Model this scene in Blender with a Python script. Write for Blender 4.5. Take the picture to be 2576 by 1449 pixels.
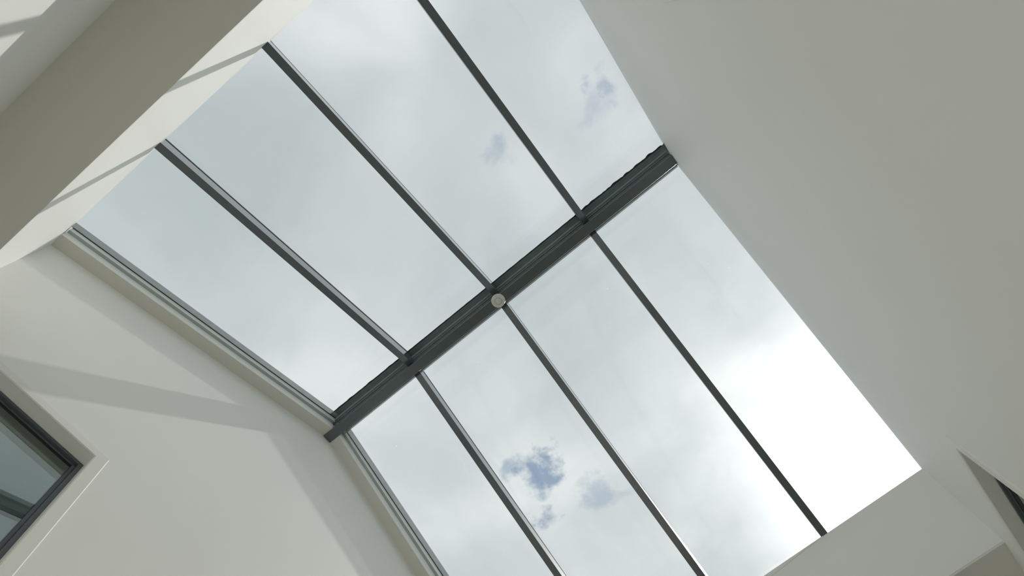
import bpy, bmesh, math, random
from mathutils import Vector, Matrix

for o in list(bpy.data.objects):
    bpy.data.objects.remove(o, do_unlink=True)
scene = bpy.context.scene
col = scene.collection
random.seed(4)

# ------------------------------------------------------------------ camera
W_PX, H_PX = 2576.0, 1449.0
F_PX = 2319.5
PP = (W_PX / 2 - 10.95, H_PX / 2 + 422.55)          # principal point (the photo is a crop of a taller frame)
CAM_R = [(0.779928, 0.622316, -0.066596), (-0.594127, 0.702712, -0.391419), (-0.196789, 0.344845, 0.9178)]                                          # rows: image right, image down, view direction
CAM_C = Vector((2.6395, -1.6341, -7.2933))
cam_data = bpy.data.cameras.new('camera')
cam = bpy.data.objects.new('camera', cam_data)
col.objects.link(cam)
r0, r1, r2 = (Vector(r) for r in CAM_R)
M = Matrix((( r0.x, -r1.x, -r2.x, CAM_C.x),
            ( r0.y, -r1.y, -r2.y, CAM_C.y),
            ( r0.z, -r1.z, -r2.z, CAM_C.z),
            (0, 0, 0, 1)))
cam.matrix_world = M
cam_data.sensor_fit = 'HORIZONTAL'
cam_data.sensor_width = 36.0
cam_data.lens = F_PX / W_PX * 36.0
cam_data.shift_x = 10.95 / W_PX
cam_data.shift_y = 422.55 / W_PX
cam_data.clip_start = 0.05
cam_data.clip_end = 500
scene.camera = cam


def pix_dir(px, py):
    """world direction of a photo pixel"""
    a, b = (px - PP[0]) / F_PX, (py - PP[1]) / F_PX
    return (r0 * a + r1 * b + r2).normalized()


# ------------------------------------------------------------------ view
scene.view_settings.view_transform = 'Standard'
scene.view_settings.look = 'None'
scene.view_settings.exposure = 0.0
scene.view_settings.gamma = 1.0
scene.view_settings.use_curve_mapping = False

scene.cycles.max_bounces = 16
scene.cycles.diffuse_bounces = 12
scene.cycles.transparent_max_bounces = 24

# ------------------------------------------------------------------ sun
SUN_DIR = Vector((0.26, 1.0, 1.49)).normalized()      # towards the sun
sun_data = bpy.data.lights.new('sun', 'SUN')
sun_data.energy = 2.3
sun_data.angle = math.radians(0.6)
sun_data.color = (1.0, 0.965, 0.91)
sun = bpy.data.objects.new('sun', sun_data)
col.objects.link(sun)
sun.rotation_euler = SUN_DIR.to_track_quat('Z', 'Y').to_euler()
sun.location = SUN_DIR * 30

# ------------------------------------------------------------------ sky
world = bpy.data.worlds.new('sky')
scene.world = world
world.use_nodes = True


class NT:
    """small helper around a node tree"""
    def __init__(self, tree):
        self.t = tree
        tree.nodes.clear()

    def n(self, typ, **kw):
        nd = self.t.nodes.new(typ)
        for k, v in kw.items():
            setattr(nd, k, v)
        return nd

    def put(self, sock, v):
        if isinstance(v, bpy.types.NodeSocket):
            self.t.links.new(v, sock)
        elif v is not None:
            if hasattr(sock, 'default_value') and isinstance(v, (tuple, list, Vector)) and len(sock.default_value) == 4 and len(v) == 3:
                v = (*v, 1.0)
            sock.default_value = v

    def m(self, op, a, b=None, c=None, clamp=False):
        nd = self.n('ShaderNodeMath', operation=op, use_clamp=clamp)
        for i, v in enumerate((a, b, c)):
            if v is not None:
                self.put(nd.inputs[i], v)
        return nd.outputs[0]

    def vm(self, op, a, b=None, scale=None):
        nd = self.n('ShaderNodeVectorMath', operation=op)
        self.put(nd.inputs[0], a)
        if b is not None:
            self.put(nd.inputs[1], b)
        if scale is not None:
            self.put(nd.inputs['Scale'], scale)
        return nd.outputs['Value'] if op in ('DISTANCE', 'DOT_PRODUCT', 'LENGTH') else nd.outputs[0]

    def noise(self, vec, scale, detail=4.0, rough=0.5, dist=0.0, color=False):
        nd = self.n('ShaderNodeTexNoise')
        if vec is not None:
            self.put(nd.inputs['Vector'], vec)
        nd.inputs['Scale'].default_value = scale
        nd.inputs['Detail'].default_value = detail
        nd.inputs['Roughness'].default_value = rough
        nd.inputs['Distortion'].default_value = dist
        return nd.outputs[1 if color else 0]

    def ramp(self, v, a, b, lo=0.0, hi=1.0, smooth=True):
        nd = self.n('ShaderNodeMapRange', interpolation_type='SMOOTHSTEP' if smooth else 'LINEAR')
        self.put(nd.inputs[0], v)
        for i, x in enumerate((a, b, lo, hi)):
            self.put(nd.inputs[1 + i], x)
        return nd.outputs[0]

    def mix(self, fac, a, b, blend='MIX'):
        nd = self.n('ShaderNodeMix', data_type='RGBA', blend_type=blend)
        self.put(nd.inputs[0], fac)
        self.put(nd.inputs[6], a)
        self.put(nd.inputs[7], b)
        return nd.outputs[2]


def build_sky():
    w = NT(world.node_tree)
    tc = w.n('ShaderNodeTexCoord')
    d = tc.outputs['Generated']
    sep = w.n('ShaderNodeSeparateXYZ')
    w.put(sep.inputs[0], d)
    z = w.m('MAXIMUM', sep.outputs[2], 0.06)
    comb = w.n('ShaderNodeCombineXYZ')
    w.put(comb.inputs[0], w.m('DIVIDE', sep.outputs[0], z))
    w.put(comb.inputs[1], w.m('DIVIDE', sep.outputs[1], z))
    uv = comb.outputs[0]                                 # position on a flat cloud layer one unit up

    def wobble(scale, amount, detail):
        nz = w.noise(uv, scale, detail, 0.6, color=True)
        return w.vm('ADD', uv, w.vm('SCALE', w.vm('SUBTRACT', nz, (0.5, 0.5, 0.5)), scale=amount))
    uv_soft = wobble(2.6, 0.22, 3.0)
    uv_rag = wobble(14.0, 0.13, 6.0)

    def at(px, py):
        v = pix_dir(px, py)
        return (v.x / v.z, v.y / v.z, 0.0)

    def blob(vec, px, py, r, edge=0.0):
        """1 inside a cloud feature seen at this place of the sky, 0 beyond r (in photo pixels)"""
        dist = w.vm('DISTANCE', vec, at(px, py))
        return w.ramp(dist, r / F_PX, edge * r / F_PX)

    broad = w.noise(uv_soft, 1.6, 5.0, 0.55)
    fine = w.noise(uv_soft, 4.5, 5.0, 0.5)
    lum = w.m('ADD', w.ramp(broad, 0.3, 0.72, 0.0, 0.55), w.ramp(fine, 0.3, 0.75, 0.0, 0.30))
    # lighter and greyer banks of the cloud layer
    for px, py, r, a in SKY_BANKS:
        lum = w.m('ADD', lum, w.m('MULTIPLY', blob(uv_soft, px, py, r), a))
    lum = w.m('MAXIMUM', lum, 0.0)
    cramp = w.n('ShaderNodeValToRGB')
    w.put(cramp.inputs[0], lum)
    e = cramp.color_ramp.elements
    e[0].position, e[0].color = 0.0, (0.480, 0.532, 0.540, 1)
    e[1].position, e[1].color = 1.0, (0.90, 0.925, 0.91, 1)
    m1 = e.new(0.42)
    m1.color = (0.610, 0.648, 0.668, 1)
    colr = cramp.outputs[0]
    # gaps of blue between the clouds
    hole = None
    for px, py, r, a in SKY_HOLES:
        h = w.m('MULTIPLY', blob(uv_rag, px, py, r, 0.25), a)
        hole = h if hole is None else w.m('MAXIMUM', hole, h)
    colr = w.mix(hole, colr, (0.265, 0.345, 0.47))
    # the cloud lit up by the sun behind it
    dot = w.vm('DOT_PRODUCT', d, tuple(SUN_DIR))
    ang = w.m('MULTIPLY', w.m('ARCCOSINE', w.m('MINIMUM', dot, 1.0)), 180 / math.pi)
    g1 = w.m('EXPONENT', w.m('MULTIPLY', w.m('POWER', w.m('DIVIDE', ang, 5.0), 2.0), -1.0))
    g2 = w.m('EXPONENT', w.m('MULTIPLY', w.m('POWER', w.m('DIVIDE', ang, 11.0), 2.0), -1.0))
    g = w.m('ADD', w.m('MULTIPLY', g1, 3.0),
            w.m('MULTIPLY', g2, w.ramp(fine, 0.25, 0.75, 0.24, 0.80)))
    glow = w.vm('SCALE', (1.0, 0.99, 0.96), scale=g)
    bg = w.n('ShaderNodeBackground')
    w.put(bg.inputs[0], w.vm('ADD', colr, glow))
    bg.inputs[1].default_value = 1.06
    out = w.n('ShaderNodeOutputWorld')
    w.put(out.inputs[0], bg.outputs[0])


SKY_BANKS = [  # photo x, y, reach, amount
    (620, 420, 620, -0.34), (820, 620, 420, -0.12), (900, 60, 330, 0.06),
    (1130, 310, 200, 0.20), (1420, 150, 210, 0.50), (1560, 330, 200, 0.34), (1300, 470, 220, 0.24),
    (1050, 420, 170, 0.12), (1320, 580, 240, 0.24), (900, 900, 260, 0.14), (1620, 680, 330, -0.10),
    (1360, 1190, 300, 0.40), (1200, 1010, 260, 0.24), (1140, 1290, 260, 0.28), (1190, 1410, 110, -0.14),
    (1860, 960, 230, 0.35), (1600, 1120, 260, 0.22), (1780, 1310, 120, -0.16), (1500, 960, 160, 0.14),
]
SKY_HOLES = [  # gaps with the blue showing through
    (1372, 1130, 52, 1.0), (1374, 1175, 54, 1.0), (1335, 1190, 76, 1.0), (1292, 1165, 54, 0.7), (1342, 1285, 58, 1.0), (1330, 1235, 30, 0.6),
    (1505, 1222, 66, 0.55), (1450, 232, 48, 0.55), (1530, 230, 58, 0.55), (1485, 282, 70, 0.32),
    (1258, 380, 66, 0.52),
]
build_sky()

# ------------------------------------------------------------------ materials
def new_mat(name):
    m = bpy.data.materials.new(name)
    m.use_nodes = True
    return m, NT(m.node_tree)


def principled(name, colour, rough=0.5, metal=0.0, spec=0.5, vary=0.04, vscale=3.0, bump=0.0, bscale=60.0, bstretch=(1, 1, 1), coat=0.0):
    m, t = new_mat(name)
    tc = t.n('ShaderNodeTexCoord')
    p = t.n('ShaderNodeBsdfPrincipled')
    nz = t.noise(tc.outputs['Object'], vscale, 4.0, 0.55)
    k = t.ramp(nz, 0.25, 0.75, 1.0 - vary, 1.0 + vary, smooth=False)
    t.put(p.inputs['Base Color'], t.vm('SCALE', colour, scale=k))
    p.inputs['Roughness'].default_value = rough
    p.inputs['Metallic'].default_value = metal
    p.inputs['Specular IOR Level'].default_value = spec
    if bump:
        mp = t.n('ShaderNodeMapping')
        t.put(mp.inputs['Vector'], tc.outputs['Object'])
        mp.inputs['Scale'].default_value = bstretch
        b = t.n('ShaderNodeBump')
        b.inputs['Strength'].default_value = bump
        b.inputs['Distance'].default_value = 0.02
        t.put(b.inputs['Height'], t.noise(mp.outputs[0], bscale, 5.0, 0.6))
        t.put(p.inputs['Normal'], b.outputs[0])
    p.inputs['Coat Weight'].default_value = coat
    p.inputs['Coat Roughness'].default_value = 0.12
    o = t.n('ShaderNodeOutputMaterial')
    t.put(o.inputs[0], p.outputs[0])
    return m


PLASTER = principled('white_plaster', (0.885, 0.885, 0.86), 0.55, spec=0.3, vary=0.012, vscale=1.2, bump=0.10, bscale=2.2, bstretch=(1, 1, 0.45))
TRIM_PAINT = principled('white_trim_paint', (0.84, 0.83, 0.79), 0.4, spec=0.4, vary=0.01)
SOFFIT_SHADE = principled('cream_soffit_shade', (0.71, 0.69, 0.63), 0.5, spec=0.3, vary=0.01)  # cream tint with the shade of the ledge underside put into the colour
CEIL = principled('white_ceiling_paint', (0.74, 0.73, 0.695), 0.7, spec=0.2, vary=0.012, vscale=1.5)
FLOOR = principled('pale_oak_floor', (0.65, 0.60, 0.52), 0.45, vary=0.12, vscale=2.0, bump=0.1, bscale=12, bstretch=(1, 12, 1))
ANTHRACITE = principled('anthracite_aluminium', (0.060, 0.078, 0.088), 0.2, metal=0.0, spec=0.9, vary=0.05, vscale=6, bump=0.02, bscale=300, coat=0.7)
GREY_ALU = principled('grey_aluminium', (0.42, 0.475, 0.475), 0.4, metal=0.0, vary=0.06, vscale=9)
PALE_ALU = principled('pale_grey_aluminium', (0.86, 0.88, 0.87), 0.4, metal=0.0, vary=0.03, vscale=9)
RUBBER = principled('black_rubber', (0.018, 0.021, 0.021), 0.6, vary=0.1)
LEAD = principled('dark_ridge_flashing', (0.24, 0.29, 0.28), 0.5, vary=0.15, vscale=14)
PLASTIC = principled('cream_plastic', (0.66, 0.655, 0.59), 0.4, vary=0.01)
WINDOW_PAINT = principled('slate_grey_window_paint', (0.085, 0.10, 0.115), 0.4, vary=0.04)
OUTER = principled('outer_render', (0.55, 0.54, 0.50), 0.8, vary=0.06)
ROOM_PAINT = principled('adjoining_room_paint', (0.50, 0.57, 0.54), 0.7, vary=0.03)


def glass_mat(name, tint, dirt=0.0, base=0.045):
    m, t = new_mat(name)
    lw = t.n('ShaderNodeLayerWeight')
    lw.inputs['Blend'].default_value = 0.5
    fac = t.m('ADD', t.m('MULTIPLY', t.m('POWER', lw.outputs['Facing'], 4.0), 0.85), base, clamp=True)
    tr = t.n('ShaderNodeBsdfTransparent')
    tr.inputs[0].default_value = (*tint, 1)
    gl = t.n('ShaderNodeBsdfGlossy')
    gl.inputs['Roughness'].default_value = 0.0
    gl.inputs['Color'].default_value = (0.92, 1.0, 0.98, 1)
    mx = t.n('ShaderNodeMixShader')
    t.put(mx.inputs[0], fac)
    t.put(mx.inputs[1], tr.outputs[0])
    t.put(mx.inputs[2], gl.outputs[0])
    res = mx.outputs[0]
    if dirt:
        tc = t.n('ShaderNodeTexCoord')
        vo = t.n('ShaderNodeTexVoronoi', feature='F1')
        t.put(vo.inputs['Vector'], tc.outputs['Object'])
        vo.inputs['Scale'].default_value = 11.0
        sepc = t.n('ShaderNodeSeparateColor')
        t.put(sepc.inputs[0], vo.outputs['Color'])
        # only some cells carry a speck, each of its own size
        size = t.m('MULTIPLY', t.m('MAXIMUM', t.m('SUBTRACT', sepc.outputs[0], 0.4), 0.0), 0.075)
        speck = t.m('LESS_THAN', vo.outputs['Distance'], size)
        patch = t.ramp(t.noise(tc.outputs['Object'], 1.3, 2.0), 0.45, 0.65)
        film = t.m('MULTIPLY', t.ramp(t.noise(tc.outputs['Object'], 5.0, 5.0, 0.65), 0.5, 0.85), 0.02)
        dfac = t.m('ADD', t.m('MULTIPLY', t.m('MULTIPLY', speck, patch), dirt), film)
        df = t.n('ShaderNodeBsdfTranslucent')
        df.inputs[0].default_value = (0.92, 0.93, 0.90, 1)
        mx2 = t.n('ShaderNodeMixShader')
        t.put(mx2.inputs[0], dfac)
        t.put(mx2.inputs[1], res)
        t.put(mx2.inputs[2], df.outputs[0])
        res = mx2.outputs[0]
    o = t.n('ShaderNodeOutputMaterial')
    t.put(o.inputs[0], res)
    return m


def frit_mat(name, colour, clear):
    """printed band on the edge of the glass: lets part of the daylight through"""
    m, t = new_mat(name)
    tc = t.n('ShaderNodeTexCoord')
    k = t.ramp(t.noise(tc.outputs['Object'], 14.0, 5.0, 0.6), 0.25, 0.75, 0.88, 1.1, smooth=False)
    d = t.n('ShaderNodeBsdfPrincipled')
    t.put(d.inputs['Base Color'], t.vm('SCALE', colour, scale=k))
    d.inputs['Roughness'].default_value = 0.35
    tr = t.n('ShaderNodeBsdfTransparent')
    mx = t.n('ShaderNodeMixShader')
    mx.inputs[0].default_value = clear
    t.put(mx.inputs[1], d.outputs[0])
    t.put(mx.inputs[2], tr.outputs[0])
    o = t.n('ShaderNodeOutputMaterial')
    t.put(o.inputs[0], mx.outputs[0])
    return m


BORDER = frit_mat('grey_glass_border', (0.40, 0.45, 0.46), 0.45)
ROOF_GLASS = glass_mat('clear_roof_glass', (0.985, 0.995, 0.992), base=0.03)
ROOF_GLASS_DUSTY = glass_mat('dusty_roof_glass', (0.985, 0.995, 0.992), dirt=0.85, base=0.03)
WINDOW_GLASS = glass_mat('window_glass', (0.90, 0.94, 0.93), base=0.14)


# ------------------------------------------------------------------ mesh helpers
def finish(name, bm, mat, parent=None, bevel=0.0, smooth=False):
    bmesh.ops.recalc_face_normals(bm, faces=bm.faces)
    me = bpy.data.meshes.new(name)
    bm.to_mesh(me)
    bm.free()
    me.materials.append(mat)
    ob = bpy.data.objects.new(name, me)
    col.objects.link(ob)
    if parent is not None:
        ob.parent = parent
    if bevel:
        bv = ob.modifiers.new('edge', 'BEVEL')
        bv.width = bevel
        bv.segments = 2
        bv.limit_method = 'ANGLE'
        bv.angle_limit = math.radians(40)
    if smooth:
        for p in me.polygons:
            p.use_smooth = True
    return ob


def hexa(bm, pts):
    """eight corners: bottom ring then top ring"""
    v = [bm.verts.new(p) for p in pts]
    for f in ((0, 1, 2, 3), (4, 5, 6, 7), (0, 1, 5, 4), (1, 2, 6, 5), (2, 3, 7, 6), (3, 0, 4, 7)):
        bm.faces.new([v[i] for i in f])


def box(bm, x0, x1, y0, y1, z0, z1):
    hexa(bm, [(x0, y0, z0), (x1, y0, z0), (x1, y1, z0), (x0, y1, z0),
              (x0, y0, z1), (x1, y0, z1), (x1, y1, z1), (x0, y1, z1)])


def prism(bm, prof, x0, x1):
    """extrude a (y, z) polygon along x"""
    a = [bm.verts.new((x0, y, z)) for y, z in prof]
    b = [bm.verts.new((x1, y, z)) for y, z in prof]
    n = len(prof)
    bm.faces.new(a)
    bm.faces.new(b)
    for i in range(n):
        bm.faces.new((a[i], a[(i + 1) % n], b[(i + 1) % n], b[i]))


def wall_with_holes(bm, outer, holes, x0, x1):
    """a wall across x with window openings; outer and holes are (y, z) loops"""
    edges = []
    for loop in [outer] + holes:
        vs = [bm.verts.new((x0, y, z)) for y, z in loop]
        edges += [bm.edges.new((vs[i], vs[(i + 1) % len(vs)])) for i in range(len(vs))]
    r = bmesh.ops.triangle_fill(bm, edges=edges, use_beauty=True, use_dissolve=False)
    faces = [g for g in r['geom'] if isinstance(g, bmesh.types.BMFace)]
    ex = bmesh.ops.extrude_face_region(bm, geom=faces, use_keep_orig=True)
    bmesh.ops.translate(bm, vec=(x1 - x0, 0, 0), verts=[g for g in ex['geom'] if isinstance(g, bmesh.types.BMVert)])


def tag(o, label, cat, kind=None, group=None):
    o['label'] = label
    o['category'] = cat
    if kind:
        o['kind'] = kind
    if group:
        o['group'] = group
    return o


def empty(name, loc=(0, 0, 0)):
    e = bpy.data.objects.new(name, None)
    e.empty_display_size = 0.1
    e.location = loc
    col.objects.link(e)
    return e


# ------------------------------------------------------------------ dimensions (metres; z = 0 is the underside of the ridge beam)
LEN = 3.6                                  # left gable wall to right gable wall
TA, TB = 0.5087, 0.6101                    # slope of the rear and the front glazing
Z_BAR = 0.0698                             # underside of the glazing bars at the ridge
Y_A, Y_B = -2.3704, 2.5422                 # where the glazing meets the shaft walls
D_BAR = 0.146                              # vertical depth of a glazing bar, up to the glass
GLASS = 0.030
Z_CEIL_A, Z_CEIL_B = -2.342, -2.462
Y_REAR, Y_FRONT = -2.795, 3.06
Z_FLOOR = -8.85


def bar_z(y):
    return Z_BAR - (TA * -y if y < 0 else TB * y)


def slope_z(y, off=0.0):
    return bar_z(y) + off


# ------------------------------------------------------------------ room shell
bm = bmesh.new()
box(bm, -0.3, LEN + 0.3, Y_REAR - 0.2, Y_FRONT + 0.2, Z_FLOOR - 0.2, Z_FLOOR)
tag(finish('floor', bm, FLOOR), 'pale wooden floor far below the skylight', 'floor', 'structure')

# left gable wall, with a window opening behind its casing
WL = dict(y0=-2.50, y1=-1.315, z0=-4.35, z1=-2.725)            # left window opening
WR1 = dict(y0=-2.50, y1=-1.262, z0=-4.35, z1=-2.725)           # right wall, rear window
WR2 = dict(y0=1.628, y1=2.82, z0=-4.35, z1=-2.787)             # right wall, front window


def rect(w):
    return [(w['y0'], w['z0']), (w['y1'], w['z0']), (w['y1'], w['z1']), (w['y0'], w['z1'])]


def gable_outline(lift):
    ya, yb = Y_A - 0.10, Y_B + 0.10
    return [(Y_REAR - 0.2, Z_FLOOR), (Y_FRONT + 0.2, Z_FLOOR), (Y_FRONT + 0.2, Z_CEIL_B + 0.15),
            (yb, Z_CEIL_B + 0.15), (yb, bar_z(yb) + lift), (0, Z_BAR + lift), (ya, bar_z(ya) + lift),
            (ya, Z_CEIL_A + 0.15), (Y_REAR - 0.2, Z_CEIL_A + 0.15)]


bm = bmesh.new()
wall_with_holes(bm, gable_outline(D_BAR), [rect(WL)], 0.0, -0.2)
tag(finish('wall_left', bm, PLASTER), 'white plastered left gable wall with sunlit patches below the skylight', 'wall', 'structure')
bm = bmesh.new()
wall_with_holes(bm, gable_outline(0.0), [rect(WR1), rect(WR2)], LEN, LEN + 0.2)
tag(finish('wall_right', bm, PLASTER), 'white plastered right gable wall in shade beside the skylight', 'wall', 'structure')

# shaft walls under both eaves
bm = bmesh.new()
prism(bm, [(Y_A, Z_CEIL_A + 0.02), (Y_A, bar_z(Y_A)), (Y_A - 0.1, bar_z(Y_A - 0.1)), (Y_A - 0.1, Z_CEIL_A + 0.02)], 0, LEN)
tag(finish('wall_rear_upstand', bm, PLASTER), 'sunlit white skylight upstand striped by thin bar shadows', 'wall', 'structure')
bm = bmesh.new()
prism(bm, [(Y_B + 0.0882, Z_CEIL_B + 0.02), (Y_B, bar_z(Y_B)), (Y_B + 0.1, bar_z(Y_B + 0.1)), (Y_B + 0.1882, Z_CEIL_B + 0.02)], 0, LEN)
tag(finish('wall_front_upstand', bm, PLASTER), 'shaded white skylight upstand below the glare of the sun', 'wall', 'structure')

# flat ceiling strips left and right of the shaft
bm = bmesh.new()
box(bm, 0, LEN, Y_REAR, Y_A - 0.1, Z_CEIL_A, Z_CEIL_A + 0.15)
box(bm, 0, LEN, Y_A - 0.1, Y_A, Z_CEIL_A, Z_CEIL_A + 0.02)
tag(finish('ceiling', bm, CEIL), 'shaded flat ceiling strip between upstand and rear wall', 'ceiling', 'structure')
bm = bmesh.new()
box(bm, 0, LEN, Y_B + 0.19, Y_FRONT, Z_CEIL_B, Z_CEIL_B + 0.15)
box(bm, 0, LEN, Y_B + 0.09, Y_B + 0.19, Z_CEIL_B, Z_CEIL_B + 0.02)
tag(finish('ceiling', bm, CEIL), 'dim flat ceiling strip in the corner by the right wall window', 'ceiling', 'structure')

bm = bmesh.new()
box(bm, -0.2, LEN + 0.2, Y_REAR - 0.2, Y_REAR, Z_FLOOR, Z_CEIL_A + 0.15)
tag(finish('wall_rear', bm, PLASTER), 'white rear wall below the ceiling strip, sunlit in its lower part', 'wall', 'structure')
bm = bmesh.new()
box(bm, -0.2, LEN + 0.2, Y_FRONT, Y_FRONT + 0.2, Z_FLOOR, Z_CEIL_B + 0.15)
tag(finish('wall_front', bm, PLASTER), 'white front wall of the tall room, out of view', 'wall', 'structure')

# ------------------------------------------------------------------ plaster ledge under the glazing along the left wall
S_OUT = 0.1005
SOF0, SOFA, SOFB = 0.0290, 0.4975, 0.6600


def sof_z(y):
    return SOF0 - (SOFA * -y if y < 0 else SOFB * y)


def slope_strip(bm, y0, y1, x0, x1, zlo, zhi, n=1):
    """a straight strip along one slope; zlo/zhi are functions of y"""
    hexa(bm, [(x0, y0, zlo(y0)), (x1, y0, zlo(y0)), (x1, y1, zlo(y1)), (x0, y1, zlo(y1)),
              (x0, y0, zhi(y0)), (x1, y0, zhi(y0)), (x1, y1, zhi(y1)), (x0, y1, zhi(y1))])


def rail_z(f):
    """height at a fraction f of the way from the ledge's underside to the glass"""
    return lambda y: sof_z(y) + f * (bar_z(y) + D_BAR - sof_z(y))


led = empty('trim_1', (0, 0, 0))
tag(led, 'white plaster ledge under the glazing along the left gable wall', 'ledge', 'structure')
for ya, yb in ((Y_A, 0.0), (0.0, Y_B)):
    bm = bmesh.new()
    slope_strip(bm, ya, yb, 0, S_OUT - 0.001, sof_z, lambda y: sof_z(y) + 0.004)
    finish('ledge_soffit', bm, SOFFIT_SHADE, led)  # thin added strip, toned darker than the face to deepen the underside's shade
    bm = bmesh.new()
    slope_strip(bm, ya, yb, 0, S_OUT, lambda y: sof_z(y) + 0.004, rail_z(0.36))
    finish('ledge_face', bm, PLASTER, led)
    bm = bmesh.new()
    slope_strip(bm, ya, yb, 0, S_OUT - 0.004, rail_z(0.36), rail_z(0.385))
    finish('shadow_joint', bm, GREY_ALU, led)
    bm = bmesh.new()
    slope_strip(bm, ya, yb, 0, S_OUT, rail_z(0.385), rail_z(0.58))
    finish('ledge_cap', bm, PLASTER, led)

# thin tapering lip where the plaster meets the front eave
bm = bmesh.new()
def lip(x, d, out):
    z = bar_z(Y_B) - d
    return (x, Y_B + 0.09 * d / 0.98 - out, z)
secs = []
for x, d in ((0.0, 0.078), (1.7, 0.075), (2.05, 0.064), (2.35, 0.042), (2.76, 0.0005)):
    secs.append([bm.verts.new(v) for v in (lip(x, 0.0, -0.001), lip(x, 0.0, 0.004), lip(x, d, 0.004), lip(x, d, -0.001))])
bm.faces.new(secs[0])
bm.faces.new(secs[-1])
for a, b in zip(secs, secs[1:]):
    for k in range(4):
        bm.faces.new((a[k], a[(k + 1) % 4], b[(k + 1) % 4], b[k]))
tag(finish('trim_2', bm, TRIM_PAINT), 'thin tapering white lip along the top of the front upstand', 'trim', 'structure')

# ------------------------------------------------------------------ skylight
sky = empty('skylight', (LEN / 2, 0, 0))
tag(sky, 'ridge skylight of eight glass panes in dark grey aluminium bars', 'skylight')
SKY_INV = Matrix.Translation((-LEN / 2, 0, 0))


def part(name, bm, mat, parent=None, bevel=0.0, smooth=False):
    """a part of the skylight, built in world coordinates"""
    ob = finish(name, bm, mat, parent or sky, bevel, smooth)
    if parent is None:
        ob.data.transform(SKY_INV)
    else:
        ob.data.transform(SKY_INV)
    return ob


# ridge beam: deep box with a stepped upper flange
bm = bmesh.new()
B2 = 0.0417
prism(bm, [(-B2, 0), (B2, 0), (B2, 0.092), (-B2, 0.092)], 0.0, LEN)
beam = part('ridge_beam', bm, ANTHRACITE, bevel=0.0035)
bm = bmesh.new()
prism(bm, [(-0.050, 0.092), (0.050, 0.092), (0.050, 0.16), (-0.050, 0.16)], 0.10, LEN)
part('ridge_flange', bm, ANTHRACITE, beam, bevel=0.003)
bm = bmesh.new()
prism(bm, [(0.050, 0.108), (0.083, 0.108 - 0.033 * TB), (0.083, 0.120 - 0.033 * TB), (0.050, 0.120)], 0.10, LEN)
part('glazing_seat', bm, BORDER, beam)
bm = bmesh.new()
prism(bm, [(-0.050, 0.135), (-0.062, 0.135 - 0.012 * TA), (-0.062, 0.147 - 0.012 * TA), (-0.050, 0.147)], 0.10, LEN)
part('glazing_seat', bm, GREY_ALU, beam)
# folded flashing above the glass
GT = D_BAR + GLASS + 0.004                # top of the glass above the bar underside


def cap_z(y):
    return bar_z(y) + GT


bm = bmesh.new()
prof = [(-0.104, cap_z(-0.104)), (0, cap_z(0)), (0.096, cap_z(0.096)), (0.096, cap_z(0.096) + 0.006),
        (0, cap_z(0) + 0.03), (-0.104, cap_z(-0.104) + 0.006)]
prism(bm, prof, -0.12, LEN + 0.12)
cap = part('ridge_flashing', bm, LEAD)
# hand-run sealant squeezing out along the flashing's rear edge
bm = bmesh.new()
n = 260
top, low, top2, low2 = [], [], [], []
ph = [random.uniform(0, 6.28) for _ in range(8)]
for i in range(n + 1):
    x = LEN * i / n
    wv = 0.0035 * math.sin(x * 17 + ph[0]) + 0.003 * math.sin(x * 41 + ph[1]) + 0.0022 * math.sin(x * 71 + ph[2])
    wv *= (0.18 + 0.25 * max(0.0, math.sin(x * 1.9 + ph[3])) + (0.75 if x > 2.75 else 0.0))
    ye = -0.104 - 0.004 - abs(wv) * 1.3
    top.append(bm.verts.new((x, -0.098, cap_z(-0.098) - 0.0015)))
    low.append(bm.verts.new((x, ye, cap_z(ye) - 0.0015)))
    top2.append(bm.verts.new((x, -0.098, cap_z(-0.098) + 0.006)))
    low2.append(bm.verts.new((x, ye, cap_z(ye) + 0.003)))
for i in range(n):
    bm.faces.new((top[i], top[i + 1], low[i + 1], low[i]))
    bm.faces.new((top2[i], top2[i + 1], low2[i + 1], low2[i]))
    bm.faces.new((low[i], low[i + 1], low2[i + 1], low2[i]))
    bm.faces.new((top[i], top[i + 1], top2[i + 1], top2[i]))
part('sealant_bead', bm, RUBBER, cap)

# glazing bars, each with a rubber gasket under the glass and a cover cap above it
BAR_W = 0.0534
BAR_X = (0.9616, 1.8775, 2.7833)
for side, ye, dx in ((-1, Y_A, 0.0), (1, Y_B, -0.006)):
    for x in BAR_X:
        x += dx
        y0, y1 = side * B2, ye + (-0.09 if side < 0 else 0.16)
        bm = bmesh.new()
        slope_strip(bm, y0, y1, x - BAR_W / 2, x + BAR_W / 2, bar_z, lambda y: bar_z(y) + D_BAR - 0.006)
        bar = part('glazing_bar', bm, ANTHRACITE, bevel=0.0025)
        bm = bmesh.new()
        slope_strip(bm, y0, y1, x - BAR_W / 2 - 0.001, x + BAR_W / 2 + 0.001, lambda y: bar_z(y) + D_BAR - 0.006, lambda y: bar_z(y) + D_BAR)
        part('gasket', bm, RUBBER, bar)
        bm = bmesh.new()
        slope_strip(bm, side * 0.11, y1, x - 0.024, x + 0.024, lambda y: bar_z(y) + D_BAR + GLASS + 0.001, lambda y: bar_z(y) + D_BAR + GLASS + 0.016)
        part('cover_cap', bm, ANTHRACITE, bar)

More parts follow.
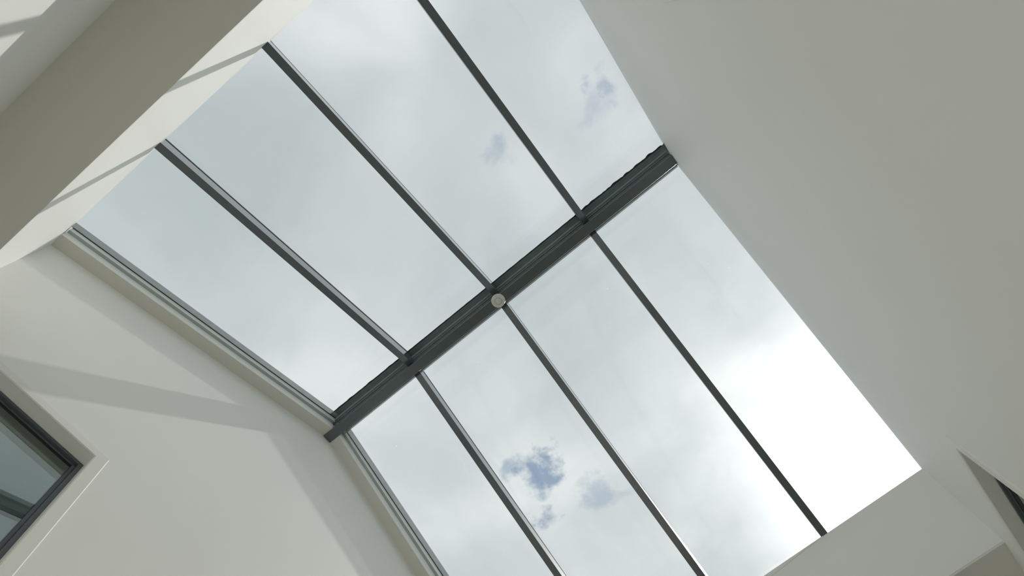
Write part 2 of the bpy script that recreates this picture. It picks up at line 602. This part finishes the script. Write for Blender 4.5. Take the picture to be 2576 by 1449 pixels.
# panes
EDGE_L, EDGE_R = 0.110, LEN + 0.10
for side, ye, dx in ((-1, Y_A, 0.0), (1, Y_B, -0.006)):
    xs = [EDGE_L] + [b + dx for b in BAR_X] + [EDGE_R]
    for i in range(4):
        a = xs[i] + (0.006 if i else 0.0)
        b = xs[i + 1] - (0.006 if i < 3 else 0.0)
        bm = bmesh.new()
        slope_strip(bm, side * 0.03, ye + (-0.085 if side < 0 else 0.16), a, b, lambda y: bar_z(y) + D_BAR + 0.0005, lambda y: bar_z(y) + D_BAR + GLASS)
        part('glass_pane', bm, ROOF_GLASS_DUSTY if side > 0 else ROOF_GLASS)

# edge rail along the left wall: lip, recessed face and glass border
for side, ye in ((-1, Y_A), (1, Y_B)):
    bm = bmesh.new()
    slope_strip(bm, side * 0.05, ye, 0.0, 0.122, rail_z(0.582), rail_z(0.95))
    rail = part('edge_rail', bm, GREY_ALU, bevel=0.002)
    bm = bmesh.new()
    slope_strip(bm, side * 0.05, ye, 0.120, 0.124, rail_z(0.61), rail_z(0.94))
    part('rail_face', bm, PALE_ALU, rail)
    bm = bmesh.new()
    slope_strip(bm, side * 0.05, ye, 0.0, 0.128, rail_z(0.95), rail_z(1.0))
    part('gasket', bm, RUBBER, rail)
    bm = bmesh.new()
    slope_strip(bm, side * 0.05, ye + side * 0.08, 0.124, 0.168, lambda y: bar_z(y) + D_BAR - 0.003, lambda y: bar_z(y) + D_BAR)
    part('glass_border', bm, BORDER, rail)
    # right edge rail, set back over the wall head
    bm = bmesh.new()
    slope_strip(bm, side * 0.05, ye + (-0.08 if side < 0 else 0.155), LEN + 0.012, LEN + 0.10, bar_z, lambda y: bar_z(y) + D_BAR)
    part('edge_rail', bm, ANTHRACITE, bevel=0.002)
    # eave rail above the shaft wall
    bm = bmesh.new()
    yo = ye + (-0.010 if side < 0 else 0.082)
    hexa(bm, [(0.0, yo, bar_z(yo)), (LEN, yo, bar_z(yo)), (LEN, yo + side * 0.07, bar_z(yo + side * 0.07)), (0.0, yo + side * 0.07, bar_z(yo + side * 0.07)),
              (0.0, yo, bar_z(yo) + D_BAR), (LEN, yo, bar_z(yo) + D_BAR), (LEN, yo + side * 0.07, bar_z(yo + side * 0.07) + D_BAR), (0.0, yo + side * 0.07, bar_z(yo + side * 0.07) + D_BAR)])
    part('eave_rail', bm, PALE_ALU)

# ------------------------------------------------------------------ smoke detector under the ridge beam
def lathe(bm, prof, seg=48):
    rings = []
    for r, z in prof:
        if r < 1e-6:
            rings.append([bm.verts.new((0, 0, z))])
        else:
            rings.append([bm.verts.new((r * math.cos(2 * math.pi * k / seg), r * math.sin(2 * math.pi * k / seg), z)) for k in range(seg)])
    for a, b in zip(rings, rings[1:]):
        for k in range(seg):
            k2 = (k + 1) % seg
            if len(a) == 1:
                bm.faces.new((a[0], b[k], b[k2]))
            elif len(b) == 1:
                bm.faces.new((a[k], a[k2], b[0]))
            else:
                bm.faces.new((a[k], a[k2], b[k2], b[k]))


det = empty('smoke_detector', (1.8655, -0.006, -0.0005))
tag(det, 'small round cream smoke detector fixed under the dark ridge beam', 'smoke detector')
bm = bmesh.new()
lathe(bm, [(0, 0), (0.050, 0), (0.055, -0.004), (0.0565, -0.012), (0.053, -0.020), (0.042, -0.026), (0.026, -0.028), (0, -0.028)])
finish('detector_base', bm, PLASTIC, det, smooth=True)
bm = bmesh.new()
lathe(bm, [(0.0295, -0.024), (0.0295, -0.0295), (0.0265, -0.0295), (0.0265, -0.024)])
ring = finish('vent_ring', bm, GREY_ALU, det, smooth=False)
bm = bmesh.new()
lathe(bm, [(0.0245, -0.026), (0.0235, -0.036), (0.020, -0.039), (0.0, -0.040)])
finish('sensor_cap', bm, PLASTIC, det, smooth=True)
bm = bmesh.new()
lathe(bm, [(0.0022, 0), (0.0022, -0.0035), (0, -0.004)], 12)
bmesh.ops.translate(bm, vec=(0.044, 0.018, -0.0235), verts=bm.verts)
finish('indicator_lens', bm, PALE_ALU, det, smooth=True)

# ------------------------------------------------------------------ windows in the gable walls
def window(name, w, xw, inward, label):
    """inward = +1 when the room lies towards +x of the wall face at xw"""
    root = empty(name, (xw, (w['y0'] + w['y1']) / 2, w['z0']))
    tag(root, label, 'window', 'structure')
    inv = Matrix.Translation(-root.location)

    def p(nm, bm, mat, parent=None, bevel=0.0):
        ob = finish(nm, bm, mat, parent or root, bevel)
        ob.data.transform(inv)
        return ob
    s = inward
    y0, y1, z0, z1 = w['y0'], w['y1'], w['z0'], w['z1']
    # raised casing with a chamfered outer edge
    cw, ch, cf = 0.072, 0.010, 0.0055

    def ring(o, i, xo, xi, zz=0.0):
        return [(y0 - o, z0 - o), (y1 + o, z0 - o), (y1 + o, z1 + o), (y0 - o, z1 + o)]
    bm = bmesh.new()
    loops = []
    for off, xx in ((cw, 0.0), (cw - cf, ch), (0.006, ch), (0.0, ch - 0.006), (0.0, -0.0)):
        loops.append([bm.verts.new((xw + s * xx, y, z)) for y, z in ring(off, 0, 0, 0)])
    for a, b in zip(loops, loops[1:]):
        for k in range(4):
            bm.faces.new((a[k], a[(k + 1) % 4], b[(k + 1) % 4], b[k]))
    p('casing', bm, TRIM_PAINT)
    # frame: outer stile and rail, then an inner sash step, four members mitred
    rec = 0.075

    def frame_ring(nm, o0, o1, x0, x1, mat, parent=None):
        bm = bmesh.new()
        def lp(o, xx):
            return [bm.verts.new((xw + s * xx, y, z)) for y, z in ((y0 + o, z0 + o), (y1 - o, z0 + o), (y1 - o, z1 - o), (y0 + o, z1 - o))]
        L = [lp(o0, x0), lp(o1, x0), lp(o1, x1), lp(o0, x1)]
        for i in range(4):
            a, b = L[i], L[(i + 1) % 4]
            for k in range(4):
                bm.faces.new((a[k], a[(k + 1) % 4], b[(k + 1) % 4], b[k]))
        return p(nm, bm, mat, parent, bevel=0.002)
    fr = frame_ring('window_frame', 0.0, 0.024, -rec, -0.17, WINDOW_PAINT)
    frame_ring('sash', 0.024, 0.042, -rec - 0.018, -0.15, WINDOW_PAINT, fr)
    frame_ring('gasket', 0.040, 0.044, -rec - 0.022, -0.145, RUBBER, fr)
    bm = bmesh.new()
    xa, xb = sorted((xw - s * (rec + 0.026), xw - s * (rec + 0.046)))
    box(bm, xa, xb, y0 + 0.036, y1 - 0.036, z0 + 0.036, z1 - 0.036)
    p('pane', bm, WINDOW_GLASS)
    # shallow room behind the window
    bm = bmesh.new()
    xa, xb = sorted((xw - s * 0.2, xw - s * 2.2))
    box(bm, xa, xb, y0 - 0.25, y1 + 0.25, z0 - 1.2, z1 + 0.22)
    face = [f for f in bm.faces if abs(f.calc_center_median().x - (xw - s * 0.2)) < 1e-4]
    bmesh.ops.delete(bm, geom=face, context='FACES')
    p('room_behind', bm, ROOM_PAINT)
    return root


window('window_1', WL, 0.0, 1, 'slate grey window in the left gable wall reflecting a glazing bar')
window('window_2', WR1, LEN, -1, 'window at the top of the right wall, only its casing corner in view')
window('window_3', WR2, LEN, -1, 'dark window at the lower right, cut by its white casing')
